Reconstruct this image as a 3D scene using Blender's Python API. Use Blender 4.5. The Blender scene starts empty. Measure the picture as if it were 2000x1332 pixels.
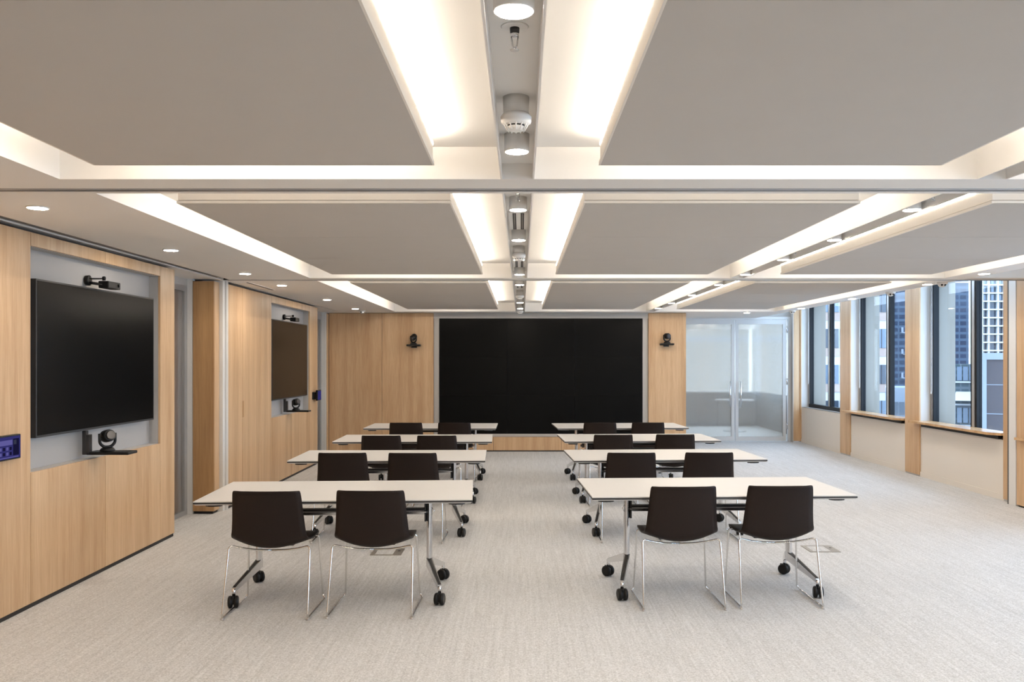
import bpy, bmesh, math, random
from mathutils import Vector, Matrix

random.seed(7)
R = math.radians
sc = bpy.context.scene

# ------------------------------------------------------------------ camera, sky, exposure
cam_d = bpy.data.cameras.new('camera')
cam = bpy.data.objects.new('camera', cam_d)
sc.collection.objects.link(cam)
sc.camera = cam
CAMZ = 1.62
cam.location = (0, 0, CAMZ)
cam.rotation_euler = (R(90), 0, 0)
cam_d.sensor_width = 36.0
cam_d.lens = 1700 / 2000 * 36.0
cam_d.shift_x = -18 / 2000
cam_d.shift_y = 40 / 2000
cam_d.clip_start = 0.05
cam_d.clip_end = 1000

world = bpy.data.worlds.new('overcast_sky')
sc.world = world
world.use_nodes = True
wbg = world.node_tree.nodes['Background']
wbg.inputs[0].default_value = (0.63, 0.80, 1.0, 1)
wbg.inputs[1].default_value = 7.0

sc.view_settings.view_transform = 'Standard'
sc.view_settings.look = 'None'
sc.view_settings.gamma = 1.0
sc.view_settings.use_curve_mapping = False
sc.view_settings.exposure = 0.15
try:
    sc.cycles.max_bounces = 8
    sc.cycles.diffuse_bounces = 5
    sc.cycles.glossy_bounces = 4
    sc.cycles.transmission_bounces = 8
    sc.cycles.transparent_max_bounces = 12
    sc.cycles.sample_clamp_indirect = 6.0
    sc.cycles.caustics_reflective = False
    sc.cycles.caustics_refractive = False
except Exception:
    pass

LED = 50.0          # strength of the cove strips
SPOT = 275.0        # strength of the downlight lenses
WARM = (1.0, 0.89, 0.757)

# ------------------------------------------------------------------ materials
M = {}

def nodes_of(name):
    m = bpy.data.materials.new(name)
    m.use_nodes = True
    nt = m.node_tree
    return m, nt, nt.nodes['Principled BSDF']

def mat(name, col, rough=0.5, metal=0.0, spec=0.5, noise=0.0, nscale=20.0, bump=0.0, bscale=200.0):
    m, nt, b = nodes_of(name)
    b.inputs['Base Color'].default_value = (*col, 1)
    b.inputs['Roughness'].default_value = rough
    b.inputs['Metallic'].default_value = metal
    b.inputs['Specular IOR Level'].default_value = spec
    tc = nt.nodes.new('ShaderNodeTexCoord')
    if noise > 0:
        n = nt.nodes.new('ShaderNodeTexNoise')
        n.inputs['Scale'].default_value = nscale
        n.inputs['Detail'].default_value = 4
        nt.links.new(tc.outputs['Object'], n.inputs['Vector'])
        r = nt.nodes.new('ShaderNodeMapRange')
        r.inputs['To Min'].default_value = 1 - noise
        r.inputs['To Max'].default_value = 1 + noise
        nt.links.new(n.outputs['Fac'], r.inputs['Value'])
        mx = nt.nodes.new('ShaderNodeMix')
        mx.data_type = 'RGBA'
        mx.blend_type = 'MULTIPLY'
        mx.inputs['Factor'].default_value = 1
        mx.inputs['A'].default_value = (*col, 1)
        nt.links.new(r.outputs['Result'], mx.inputs['B'])
        nt.links.new(mx.outputs['Result'], b.inputs['Base Color'])
    if bump > 0:
        n2 = nt.nodes.new('ShaderNodeTexNoise')
        n2.inputs['Scale'].default_value = bscale
        n2.inputs['Detail'].default_value = 3
        nt.links.new(tc.outputs['Object'], n2.inputs['Vector'])
        bp = nt.nodes.new('ShaderNodeBump')
        bp.inputs['Strength'].default_value = bump
        bp.inputs['Distance'].default_value = 0.01
        nt.links.new(n2.outputs['Fac'], bp.inputs['Height'])
        nt.links.new(bp.outputs['Normal'], b.inputs['Normal'])
    M[name] = m
    return m

def emit(name, col, strength):
    m = bpy.data.materials.new(name)
    m.use_nodes = True
    nt = m.node_tree
    nt.nodes.remove(nt.nodes['Principled BSDF'])
    e = nt.nodes.new('ShaderNodeEmission')
    e.inputs[0].default_value = (*col, 1)
    e.inputs[1].default_value = strength
    nt.links.new(e.outputs[0], nt.nodes['Material Output'].inputs[0])
    M[name] = m
    return m

def wood(name, dark, light, band=7.0, rough=0.42):
    """quarter-cut oak veneer, grain running up the Z axis"""
    m, nt, b = nodes_of(name)
    N = nt.nodes.new
    L = nt.links.new
    tc = N('ShaderNodeTexCoord')
    oi = N('ShaderNodeObjectInfo')
    mul = N('ShaderNodeMath'); mul.operation = 'MULTIPLY'; mul.inputs[1].default_value = 37.0
    L(oi.outputs['Random'], mul.inputs[0])
    add = N('ShaderNodeVectorMath'); add.operation = 'ADD'
    L(tc.outputs['Object'], add.inputs[0]); L(mul.outputs[0], add.inputs[1])
    mp = N('ShaderNodeMapping'); mp.inputs['Scale'].default_value = (1, 1, 0.05)
    L(add.outputs[0], mp.inputs['Vector'])
    n1 = N('ShaderNodeTexNoise'); n1.inputs['Scale'].default_value = band; n1.inputs['Detail'].default_value = 2
    n2 = N('ShaderNodeTexNoise'); n2.inputs['Scale'].default_value = band * 9; n2.inputs['Detail'].default_value = 6
    n2.inputs['Roughness'].default_value = 0.7
    L(mp.outputs[0], n1.inputs['Vector']); L(mp.outputs[0], n2.inputs['Vector'])
    a = N('ShaderNodeMath'); a.operation = 'MULTIPLY_ADD'; a.inputs[1].default_value = 0.55
    L(n1.outputs['Fac'], a.inputs[0])
    s = N('ShaderNodeMath'); s.operation = 'MULTIPLY'; s.inputs[1].default_value = 0.5
    L(n2.outputs['Fac'], s.inputs[0]); L(s.outputs[0], a.inputs[2])
    cr = N('ShaderNodeValToRGB')
    cr.color_ramp.elements[0].position = 0.33; cr.color_ramp.elements[0].color = (*dark, 1)
    cr.color_ramp.elements[1].position = 0.70; cr.color_ramp.elements[1].color = (*light, 1)
    L(a.outputs[0], cr.inputs[0]); L(cr.outputs[0], b.inputs['Base Color'])
    b.inputs['Roughness'].default_value = rough
    b.inputs['Specular IOR Level'].default_value = 0.35
    bp = N('ShaderNodeBump'); bp.inputs['Strength'].default_value = 0.05; bp.inputs['Distance'].default_value = 0.004
    L(n2.outputs['Fac'], bp.inputs['Height']); L(bp.outputs['Normal'], b.inputs['Normal'])
    M[name] = m
    return m

def carpet():
    m, nt, b = nodes_of('carpet')
    N = nt.nodes.new
    L = nt.links.new
    tc = N('ShaderNodeTexCoord')
    mp = N('ShaderNodeMapping'); mp.inputs['Scale'].default_value = (1, 0.03, 1)
    L(tc.outputs['Object'], mp.inputs['Vector'])
    streak = N('ShaderNodeTexNoise'); streak.inputs['Scale'].default_value = 70; streak.inputs['Detail'].default_value = 3
    L(mp.outputs[0], streak.inputs['Vector'])
    fleck = N('ShaderNodeTexNoise'); fleck.inputs['Scale'].default_value = 105; fleck.inputs['Detail'].default_value = 3
    fleck.inputs['Roughness'].default_value = 0.75
    L(tc.outputs['Object'], fleck.inputs['Vector'])
    blot = N('ShaderNodeTexNoise'); blot.inputs['Scale'].default_value = 1.1; blot.inputs['Detail'].default_value = 3
    L(tc.outputs['Object'], blot.inputs['Vector'])
    a = N('ShaderNodeMath'); a.operation = 'MULTIPLY_ADD'; a.inputs[1].default_value = 0.22
    L(streak.outputs['Fac'], a.inputs[0])
    f = N('ShaderNodeMath'); f.operation = 'MULTIPLY'; f.inputs[1].default_value = 0.78
    L(fleck.outputs['Fac'], f.inputs[0]); L(f.outputs[0], a.inputs[2])
    cr = N('ShaderNodeValToRGB')
    cr.color_ramp.elements[0].position = 0.28; cr.color_ramp.elements[0].color = (0.345, 0.338, 0.328, 1)
    cr.color_ramp.elements[1].position = 0.66; cr.color_ramp.elements[1].color = (0.725, 0.722, 0.718, 1)
    L(a.outputs[0], cr.inputs[0])
    mx = N('ShaderNodeMix'); mx.data_type = 'RGBA'; mx.blend_type = 'MULTIPLY'; mx.inputs['Factor'].default_value = 1
    r = N('ShaderNodeMapRange'); r.inputs['To Min'].default_value = 0.94; r.inputs['To Max'].default_value = 1.05
    L(blot.outputs['Fac'], r.inputs['Value'])
    L(cr.outputs[0], mx.inputs['A']); L(r.outputs[0], mx.inputs['B'])
    L(mx.outputs['Result'], b.inputs['Base Color'])
    b.inputs['Roughness'].default_value = 0.95
    b.inputs['Specular IOR Level'].default_value = 0.1
    bp = N('ShaderNodeBump'); bp.inputs['Strength'].default_value = 0.35; bp.inputs['Distance'].default_value = 0.006
    L(a.outputs[0], bp.inputs['Height']); L(bp.outputs['Normal'], b.inputs['Normal'])
    M['carpet'] = m

def clear_glass(name, tint, refl=0.045):
    m = bpy.data.materials.new(name); m.use_nodes = True
    nt = m.node_tree
    nt.nodes.remove(nt.nodes['Principled BSDF'])
    t = nt.nodes.new('ShaderNodeBsdfTransparent'); t.inputs[0].default_value = (*tint, 1)
    g = nt.nodes.new('ShaderNodeBsdfGlossy'); g.inputs['Roughness'].default_value = 0.01
    mx = nt.nodes.new('ShaderNodeMixShader')
    mx.inputs[0].default_value = refl
    nt.links.new(t.outputs[0], mx.inputs[1]); nt.links.new(g.outputs[0], mx.inputs[2])
    nt.links.new(mx.outputs[0], nt.nodes['Material Output'].inputs[0])
    M[name] = m

def frosted_glass(name, tint, rough, milk, gloss=0.08):
    m = bpy.data.materials.new(name); m.use_nodes = True
    nt = m.node_tree
    nt.nodes.remove(nt.nodes['Principled BSDF'])
    rf = nt.nodes.new('ShaderNodeBsdfRefraction')
    rf.inputs['Color'].default_value = (*tint, 1); rf.inputs['Roughness'].default_value = rough; rf.inputs['IOR'].default_value = 1.3
    tl = nt.nodes.new('ShaderNodeBsdfTranslucent'); tl.inputs['Color'].default_value = (*tint, 1)
    df = nt.nodes.new('ShaderNodeBsdfDiffuse'); df.inputs['Color'].default_value = (*tint, 1)
    gl = nt.nodes.new('ShaderNodeBsdfGlossy'); gl.inputs['Roughness'].default_value = 0.12
    m0 = nt.nodes.new('ShaderNodeMixShader'); m0.inputs[0].default_value = 0.5
    m1 = nt.nodes.new('ShaderNodeMixShader'); m1.inputs[0].default_value = milk
    m2 = nt.nodes.new('ShaderNodeMixShader'); m2.inputs[0].default_value = gloss
    L = nt.links.new
    L(tl.outputs[0], m0.inputs[1]); L(df.outputs[0], m0.inputs[2])
    L(rf.outputs[0], m1.inputs[1]); L(m0.outputs[0], m1.inputs[2])
    L(m1.outputs[0], m2.inputs[1]); L(gl.outputs[0], m2.inputs[2])
    L(m2.outputs[0], nt.nodes['Material Output'].inputs[0])
    M[name] = m

def facade(name, base, dot, sx, sz, size):
    """far facade with window specks too small to build"""
    m, nt, b = nodes_of(name)
    N = nt.nodes.new; L = nt.links.new
    tc = N('ShaderNodeTexCoord')
    mp = N('ShaderNodeMapping'); mp.inputs['Scale'].default_value = (sx, 1, sz)
    mp.inputs['Rotation'].default_value = (R(90), 0, 0)
    L(tc.outputs['Object'], mp.inputs['Vector'])
    bk = N('ShaderNodeTexBrick')
    bk.offset = 0.0
    bk.inputs['Color1'].default_value = (*base, 1)
    bk.inputs['Color2'].default_value = (base[0] * 1.25, base[1] * 1.25, base[2] * 1.25, 1)
    bk.inputs['Mortar'].default_value = (*dot, 1)
    bk.inputs['Mortar Size'].default_value = size
    bk.inputs['Scale'].default_value = 1
    L(mp.outputs[0], bk.inputs['Vector'])
    L(bk.outputs['Color'], b.inputs['Base Color'])
    b.inputs['Roughness'].default_value = 0.7
    b.inputs['Specular IOR Level'].default_value = 0.1
    M[name] = m

carpet()
wood('oak', (0.41, 0.245, 0.125), (0.64, 0.44, 0.262))
wood('oak_satin', (0.40, 0.225, 0.105), (0.62, 0.41, 0.225), rough=0.22)
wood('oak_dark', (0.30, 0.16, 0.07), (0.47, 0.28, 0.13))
mat('white_paint', (0.80, 0.775, 0.74), 0.75, noise=0.015, nscale=3)
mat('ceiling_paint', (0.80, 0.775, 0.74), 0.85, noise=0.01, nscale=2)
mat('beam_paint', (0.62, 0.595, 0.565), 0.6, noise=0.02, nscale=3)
mat('raft_fabric', (0.54, 0.51, 0.475), 0.95, spec=0.1, noise=0.02, nscale=4, bump=0.04, bscale=400)
mat('raft_trim', (0.82, 0.77, 0.70), 0.5)
mat('wall_cream', (0.70, 0.645, 0.58), 0.7, noise=0.015, nscale=2)
mat('window_white', (0.56, 0.535, 0.505), 0.7, noise=0.02, nscale=3)
mat('niche_grey', (0.40, 0.385, 0.37), 0.6, noise=0.03, nscale=4)
mat('frame_grey', (0.42, 0.40, 0.375), 0.45, noise=0.02, nscale=5)
mat('jamb_white', (0.66, 0.64, 0.61), 0.4)
mat('dark_gap', (0.012, 0.010, 0.009), 0.7)
mat('metal_grey', (0.42, 0.42, 0.42), 0.35, metal=0.6)
mat('door_silver', (0.60, 0.60, 0.595), 0.4, metal=0.1)
mat('steel', (0.72, 0.72, 0.73), 0.22, metal=1.0)
mat('chrome', (0.78, 0.77, 0.75), 0.10, metal=1.0)
mat('black_plastic', (0.007, 0.007, 0.007), 0.42, spec=0.25, noise=0.05, nscale=30)
mat('black_satin', (0.018, 0.017, 0.017), 0.45)
mat('screen_glass', (0.003, 0.003, 0.003), 0.2, spec=0.12)
mat('wall_screen', (0.003, 0.003, 0.003), 0.35, spec=0.08)
mat('shell_brown', (0.013, 0.0075, 0.0055), 0.5, spec=0.2, noise=0.12, nscale=60, bump=0.05, bscale=500)
mat('table_white', (0.66, 0.645, 0.625), 0.4, spec=0.4, noise=0.01, nscale=6)
mat('white_plastic', (0.82, 0.80, 0.77), 0.55, spec=0.25)
mat('device_white', (0.74, 0.72, 0.69), 0.5)
mat('lens_dark', (0.05, 0.045, 0.045), 0.12)
mat('glide_clear', (0.55, 0.50, 0.45), 0.25)
mat('floor_box_steel', (0.30, 0.275, 0.24), 0.4, metal=0.5)
mat('concrete_pale', (0.20, 0.18, 0.15), 0.85, noise=0.05, nscale=2)
mat('window_black', (0.006, 0.006, 0.007), 0.5, spec=0.2)
mat('lobby_grey', (0.085, 0.075, 0.065), 0.5, noise=0.06, nscale=5)
mat('lobby_top', (0.30, 0.30, 0.30), 0.4)
mat('bld_white', (0.42, 0.42, 0.42), 0.8, noise=0.04, nscale=0.4)
mat('bld_peach', (0.30, 0.225, 0.19), 0.8, noise=0.05, nscale=0.4)
mat('bld_glass_dark', (0.025, 0.035, 0.05), 0.15, noise=0.3, nscale=0.3)
mat('bld_glass_blue', (0.09, 0.125, 0.17), 0.2, noise=0.25, nscale=0.6)
mat('bld_slate', (0.065, 0.058, 0.062), 0.8, spec=0.1, noise=0.08, nscale=0.3)
mat('backdrop_pale', (0.185, 0.175, 0.16), 0.9, spec=0.1, noise=0.03, nscale=0.2)
mat('bld_pale', (0.20, 0.22, 0.25), 0.8, spec=0.1, noise=0.05, nscale=0.3)
facade('bld_navy', (0.018, 0.026, 0.045), (0.05, 0.07, 0.10), 0.55, 0.32, 0.05)
facade('bld_green_glass', (0.05, 0.07, 0.078), (0.10, 0.118, 0.13), 0.8, 0.5, 0.05)
clear_glass('window_glass', (0.90, 0.95, 1.0))
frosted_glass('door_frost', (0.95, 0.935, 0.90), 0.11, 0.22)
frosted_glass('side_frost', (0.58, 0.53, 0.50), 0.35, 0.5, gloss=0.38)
emit('led_strip', WARM, LED)
emit('downlight_lens', WARM, SPOT)
emit('panel_blue', (0.03, 0.028, 0.13), 1.0)
emit('panel_blue_light', (0.10, 0.09, 0.28), 1.0)
emit('panel_navy', (0.008, 0.007, 0.03), 1.0)
emit('panel_slate', (0.03, 0.032, 0.06), 1.0)

# ------------------------------------------------------------------ mesh helpers
class MB:
    def __init__(self):
        self.v = []
        self.f = []
        self.smooth = []

    def add(self, vs, fs, smooth=False):
        o = len(self.v)
        self.v += [tuple(p) for p in vs]
        for f in fs:
            self.f.append([i + o for i in f])
            self.smooth.append(smooth)
        return self

    def box(self, x0, x1, y0, y1, z0, z1):
        vs = [(x0, y0, z0), (x1, y0, z0), (x1, y1, z0), (x0, y1, z0), (x0, y0, z1), (x1, y0, z1), (x1, y1, z1), (x0, y1, z1)]
        return self.hexa(vs)

    def hexa(self, vs):
        return self.add(vs, [(0, 3, 2, 1), (4, 5, 6, 7), (0, 1, 5, 4), (1, 2, 6, 5), (2, 3, 7, 6), (3, 0, 4, 7)])

    def bbox(self, x0, x1, y0, y1, z0, z1, b=0.005):
        """box with all edges bevelled by b"""
        bm = bmesh.new()
        bmesh.ops.create_cube(bm, size=1)
        for v in bm.verts:
            v.co = Vector((x0 + (v.co.x + .5) * (x1 - x0), y0 + (v.co.y + .5) * (y1 - y0), z0 + (v.co.z + .5) * (z1 - z0)))
        bmesh.ops.bevel(bm, geom=list(bm.edges), offset=b, segments=2, affect='EDGES', profile=0.5)
        bm.verts.index_update()
        self.add([v.co for v in bm.verts], [[v.index for v in f.verts] for f in bm.faces])
        bm.free()
        return self

    def prism(self, pts, z0, z1):
        """pts: xy outline, counter-clockwise"""
        n = len(pts)
        vs = [(x, y, z0) for x, y in pts] + [(x, y, z1) for x, y in pts]
        fs = [list(range(n - 1, -1, -1)), list(range(n, 2 * n))] + [(i, (i + 1) % n, n + (i + 1) % n, n + i) for i in range(n)]
        return self.add(vs, fs)

    def lathe(self, prof, n=24, axis='Z', loc=(0, 0, 0), smooth=True):
        """prof: (radius, height) pairs from bottom to top; closed by caps"""
        vs = []
        for r, h in prof:
            for k in range(n):
                a = 2 * math.pi * k / n
                p = (r * math.cos(a), r * math.sin(a), h)
                if axis == 'X': p = (p[2], p[0], p[1])
                if axis == 'Y': p = (p[0], p[2], -p[1])
                vs.append((p[0] + loc[0], p[1] + loc[1], p[2] + loc[2]))
        fs = []
        for i in range(len(prof) - 1):
            for k in range(n):
                k2 = (k + 1) % n
                fs.append((i * n + k, i * n + k2, (i + 1) * n + k2, (i + 1) * n + k))
        o = len(self.f)
        self.add(vs, fs, smooth)
        m = len(self.v) - len(vs)
        self.f.append([m + k for k in range(n - 1, -1, -1)]); self.smooth.append(False)
        self.f.append([m + (len(prof) - 1) * n + k for k in range(n)]); self.smooth.append(False)
        return self

    def tube(self, pts, r, n=8, fillet=0.0, seg=5, closed=False):
        P = [Vector(p) for p in pts]
        if fillet > 0:
            Q = []
            m = len(P)
            for i, p in enumerate(P):
                if not closed and i in (0, m - 1):
                    Q.append(p); continue
                a = P[(i - 1) % m]; c = P[(i + 1) % m]
                da = (a - p); dc = (c - p)
                fl = min(fillet, da.length * .45, dc.length * .45)
                s = p + da.normalized() * fl; e = p + dc.normalized() * fl
                for k in range(seg + 1):
                    t = k / seg
                    Q.append(s * (1 - t) ** 2 + p * 2 * t * (1 - t) + e * t * t)
            P = Q
        m = len(P)
        tang = []
        for i in range(m):
            if closed:
                t = P[(i + 1) % m] - P[(i - 1) % m]
            else:
                t = P[min(i + 1, m - 1)] - P[max(i - 1, 0)]
            tang.append(t.normalized())
        up = Vector((0, 0, 1)) if abs(tang[0].z) < 0.9 else Vector((1, 0, 0))
        nrm = tang[0].cross(up).normalized()
        vs = []
        for i in range(m):
            if i:
                nrm = (nrm - tang[i] * nrm.dot(tang[i]))
                nrm = nrm.normalized() if nrm.length > 1e-6 else tang[i].orthogonal().normalized()
            bn = tang[i].cross(nrm)
            for k in range(n):
                a = 2 * math.pi * k / n
                vs.append(P[i] + nrm * (r * math.cos(a)) + bn * (r * math.sin(a)))
        fs = []
        for i in range(m if closed else m - 1):
            j = (i + 1) % m
            for k in range(n):
                k2 = (k + 1) % n
                fs.append((i * n + k, i * n + k2, j * n + k2, j * n + k))
        self.add(vs, fs, True)
        if not closed:
            o = len(self.v) - len(vs)
            self.f.append([o + k for k in range(n - 1, -1, -1)]); self.smooth.append(False)
            self.f.append([o + (m - 1) * n + k for k in range(n)]); self.smooth.append(False)
        return self

    def sphere(self, c, r, n=16, m=10, sz=1.0):
        prof = []
        for i in range(m + 1):
            t = -math.pi / 2 + math.pi * i / m
            prof.append((max(r * math.cos(t), r * 0.02), r * sz * math.sin(t)))
        return self.lathe(prof, n, 'Z', c)

    def turn(self, ang, piv=(0, 0, 0), axis='Z', start=0):
        mt = Matrix.Translation(piv) @ Matrix.Rotation(ang, 4, axis) @ Matrix.Translation([-c for c in piv])
        for i in range(start, len(self.v)):
            self.v[i] = tuple(mt @ Vector(self.v[i]))
        return self

    def mesh(self, name):
        me = bpy.data.meshes.new(name)
        me.from_pydata(self.v, [], self.f)
        me.polygons.foreach_set('use_smooth', self.smooth)
        me.update()
        bm = bmesh.new(); bm.from_mesh(me)
        bmesh.ops.recalc_face_normals(bm, faces=bm.faces)
        bm.to_mesh(me); bm.free()
        return me

    def build(self, name, material, parent=None, loc=None, center=False):
        if center:
            xs = [p[0] for p in self.v]; ys = [p[1] for p in self.v]; zs = [p[2] for p in self.v]
            c = ((min(xs) + max(xs)) / 2, (min(ys) + max(ys)) / 2, min(zs))
            self.v = [(p[0] - c[0], p[1] - c[1], p[2] - c[2]) for p in self.v]
            loc = c
        o = bpy.data.objects.new(name, self.mesh(name))
        sc.collection.objects.link(o)
        o.data.materials.append(M[material])
        if loc: o.location = loc
        if parent: o.parent = parent
        return o

def empty(name, loc=(0, 0, 0), rz=0.0):
    o = bpy.data.objects.new(name, None)
    sc.collection.objects.link(o)
    o.location = loc
    o.rotation_euler = (0, 0, rz)
    o.empty_display_size = 0.1
    return o

def tag(o, label, cat, group=None):
    o['label'] = label
    o['category'] = cat
    if group: o['group'] = group
    return o

def struct(o, label=None):
    o['kind'] = 'structure'
    if label: o['label'] = label
    return o

def copy_tree(o, parent=None):
    c = o.copy()
    sc.collection.objects.link(c)
    c.parent = parent
    for ch in o.children:
        copy_tree(ch, c)
    return c

def box(name, material, x0, x1, y0, y1, z0, z1, parent=None, bevel=0.0):
    mb = MB()
    if bevel: mb.bbox(x0, x1, y0, y1, z0, z1, bevel)
    else: mb.box(x0, x1, y0, y1, z0, z1)
    o = mb.build(name, material, None, center=True)
    if parent:
        o.parent = parent
        o.location = Vector(o.location) - Vector(parent.location)
    return o

ORD = ['first', 'second', 'third', 'fourth', 'fifth', 'sixth', 'seventh', 'eighth', 'ninth', 'tenth', 'eleventh', 'twelfth']

# ------------------------------------------------------------------ main dimensions
YB = -1.4                       # wall behind the camera
XL, XR = -3.22, 5.63            # wood face of the left wall, cream face of the window wall
YV = 15.65                      # face of the screen wall
YG = 17.65                      # glass doors
HC = CAMZ + 0.875               # soffit / beam underside
HR = CAMZ + 0.880               # raft underside
HT = CAMZ + 0.983               # raft top
HU = CAMZ + 1.030               # upper ceiling
HL = CAMZ + 0.950               # lid of the service channels
WT = CAMZ + 0.853               # top of the wood panelling
BEAMS = [(-0.35, 0.01), (4.178, 4.535), (9.126, 9.444)]

# ------------------------------------------------------------------ floor
struct(box('floor', 'carpet', -4.4, 6.0, YB, 22.6, -0.12, 0.0), 'pale grey beige loop carpet')

# ------------------------------------------------------------------ ceiling
ceil = struct(box('ceiling', 'ceiling_paint', -2.4, 4.6, YB, 15.4, HU, HU + 0.06), 'white recessed ceiling above the floating rafts')
box('soffit', 'ceiling_paint', -3.125, -2.215, YB, 15.25, HC, HU + 0.06, ceil)
box('soffit', 'ceiling_paint', -3.95, -3.215, YB, YV + .3, HC, HU + 0.06, ceil)
box('soffit', 'ceiling_paint', 4.44, 4.72, YB, 15.25, HC, HU + 0.06, ceil)
box('soffit', 'ceiling_paint', -3.215, 2.97, 15.25, YV + 0.3, HC, HU + 0.06, ceil)
box('soffit', 'ceiling_paint', 2.97, 4.72, 15.25, YG + 0.15, HC, HU + 0.06, ceil)
box('blind_pocket_ceiling', 'ceiling_paint', 4.72, 6.0, YB, YG + 0.2, CAMZ + 1.26, CAMZ + 1.34, ceil)
# shadow-gap linear diffuser along the left wall
box('slot_back', 'dark_gap', -3.215, -3.125, YB, 15.25, HC + 0.035, HC + 0.05, ceil)
for xx in (-3.188, -3.155):
    box('diffuser_blade', 'metal_grey', xx - 0.003, xx + 0.003, YB, 9.126, HC + 0.004, HC + 0.03, ceil)
box('slot_cover', 'ceiling_paint', -3.19, -3.125, 9.444, 15.25, HC, HC + 0.012, ceil)

# service channels: two fins and a lid
for (xa, xb) in ((-0.0915, 0.0545), (2.196, 2.327)):
    segs = [(BEAMS[0][1], BEAMS[1][0]), (BEAMS[1][1], BEAMS[2][0]), (BEAMS[2][1], 15.25)]
    for (ya, yb) in segs:
        box('channel_fin', 'ceiling_paint', xa - 0.008, xa, ya, yb, HC, HU, ceil)
        box('channel_fin', 'ceiling_paint', xb, xb + 0.008, ya, yb, HC, HU, ceil)
        box('channel_lid', 'ceiling_paint', xa, xb, ya, yb, HL, HL + 0.01, ceil)

# track beams
for i, (ya, yb) in enumerate(BEAMS):
    t = struct(empty('trim_%d' % (i + 1), (0, ya, HC)), 'grey partition track beam across the ceiling')
    x0, x1 = -3.19, 5.54
    g = yb - 0.105
    box('beam_casing', 'ceiling_paint', -2.215, 4.44, ya, g - 0.008, HC, HU + 0.02, t)
    box('beam_casing', 'ceiling_paint', -2.215, 4.44, g + 0.008, yb, HC, HU + 0.02, t)
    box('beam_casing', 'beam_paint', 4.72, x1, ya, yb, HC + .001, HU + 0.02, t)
    box('track_groove', 'dark_gap', x0, x1, g - 0.010, g + 0.010, HC - 0.001, HC + .02, t)
    box('track_lip', 'metal_grey', x0, x1, g - 0.026, g - 0.010, HC - 0.006, HC, t)
    box('track_lip', 'metal_grey', x0, x1, g + 0.010, g + 0.026, HC - 0.006, HC, t)

# ------------------------------------------------------------------ floating rafts with LED coves
RX = [(-1.918, -0.390, 'left'), (0.348, 1.888, 'middle'), (2.620, 4.150, 'window side')]
RY = [(0.33, 3.906, 'nearest'), (4.845, 8.80, 'middle'), (9.76, 14.68, 'farthest')]
for bi, (ya, yb, bay) in enumerate(RY):
    for ri, (xa, xb, side) in enumerate(RX):
        o = empty('ceiling_raft', ((xa + xb) / 2, (ya + yb) / 2, HR))
        where = {'left': 'along the wood wall', 'middle': 'between the two channels of lights', 'window side': 'along the windows'}[side]
        tag(o, 'grey floating acoustic ceiling raft in the %s bay %s' % (bay, where), 'ceiling panel', 'floating ceiling rafts')
        w, d = (xb - xa) / 2, (yb - ya) / 2
        n = 2 if bi == 0 else 3
        for k in range(n):
            y0 = -d + 2 * d * k / n; y1 = -d + 2 * d * (k + 1) / n
            MB().box(-w + .008, w - .008, y0 + .0022, y1 - .0022, 0.0, 0.012).build('panel', 'raft_fabric', o)
        fr = MB()
        for (a, b, c, e) in ((-w, w, -d, -d + .008), (-w, w, d - .008, d), (-w, -w + .008, -d + .008, d - .008), (w - .008, w, -d + .008, d - .008)):
            fr.box(a, b, c, e, 0.0, 0.016)
        fr.build('edge_trim', 'raft_trim', o)
        MB().box(-w + .006, w - .006, -d + .006, d - .006, 0.020, HT - HR - 0.012).build('fascia', 'raft_trim', o)
        MB().box(-w + .03, w - .03, -d + .03, d - .03, 0.010, 0.022).build('core', 'dark_gap', o)
        zt = HT - HR
        for (a, b, c, e) in ((-w + .004, w - .004, -d + .004, -d + .022), (-w + .004, w - .004, d - .022, d - .004),
                             (-w + .004, -w + .022, -d + .024, d - .024), (w - .022, w - .004, -d + .024, d - .024)):
            MB().box(a, b, c, e, zt - 0.012, zt).build('light_strip', 'led_strip', o)
        for (px, py) in ((-.6 * w, -.6 * d), (.6 * w, -.6 * d), (-.6 * w, .6 * d), (.6 * w, .6 * d)):
            MB().lathe([(.006, zt - .03), (.006, HU - HR)], 8, loc=(px, py, 0)).build('hanger', 'metal_grey', o)

# ------------------------------------------------------------------ left wall: oak panelling with two screen niches
wl = struct(empty('wall_left'), 'oak veneer panelled wall with two grey screen niches')
G = 0.0025
def wood_x(name, y0, y1, z0, z1, x=XL, t=0.02, parent=wl, m='oak', g=G):
    """panel whose face looks towards +X"""
    return box(name, m, x - t, x, y0 + g, y1 - g, z0 + g, z1 - g, parent, 0.0015)

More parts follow.
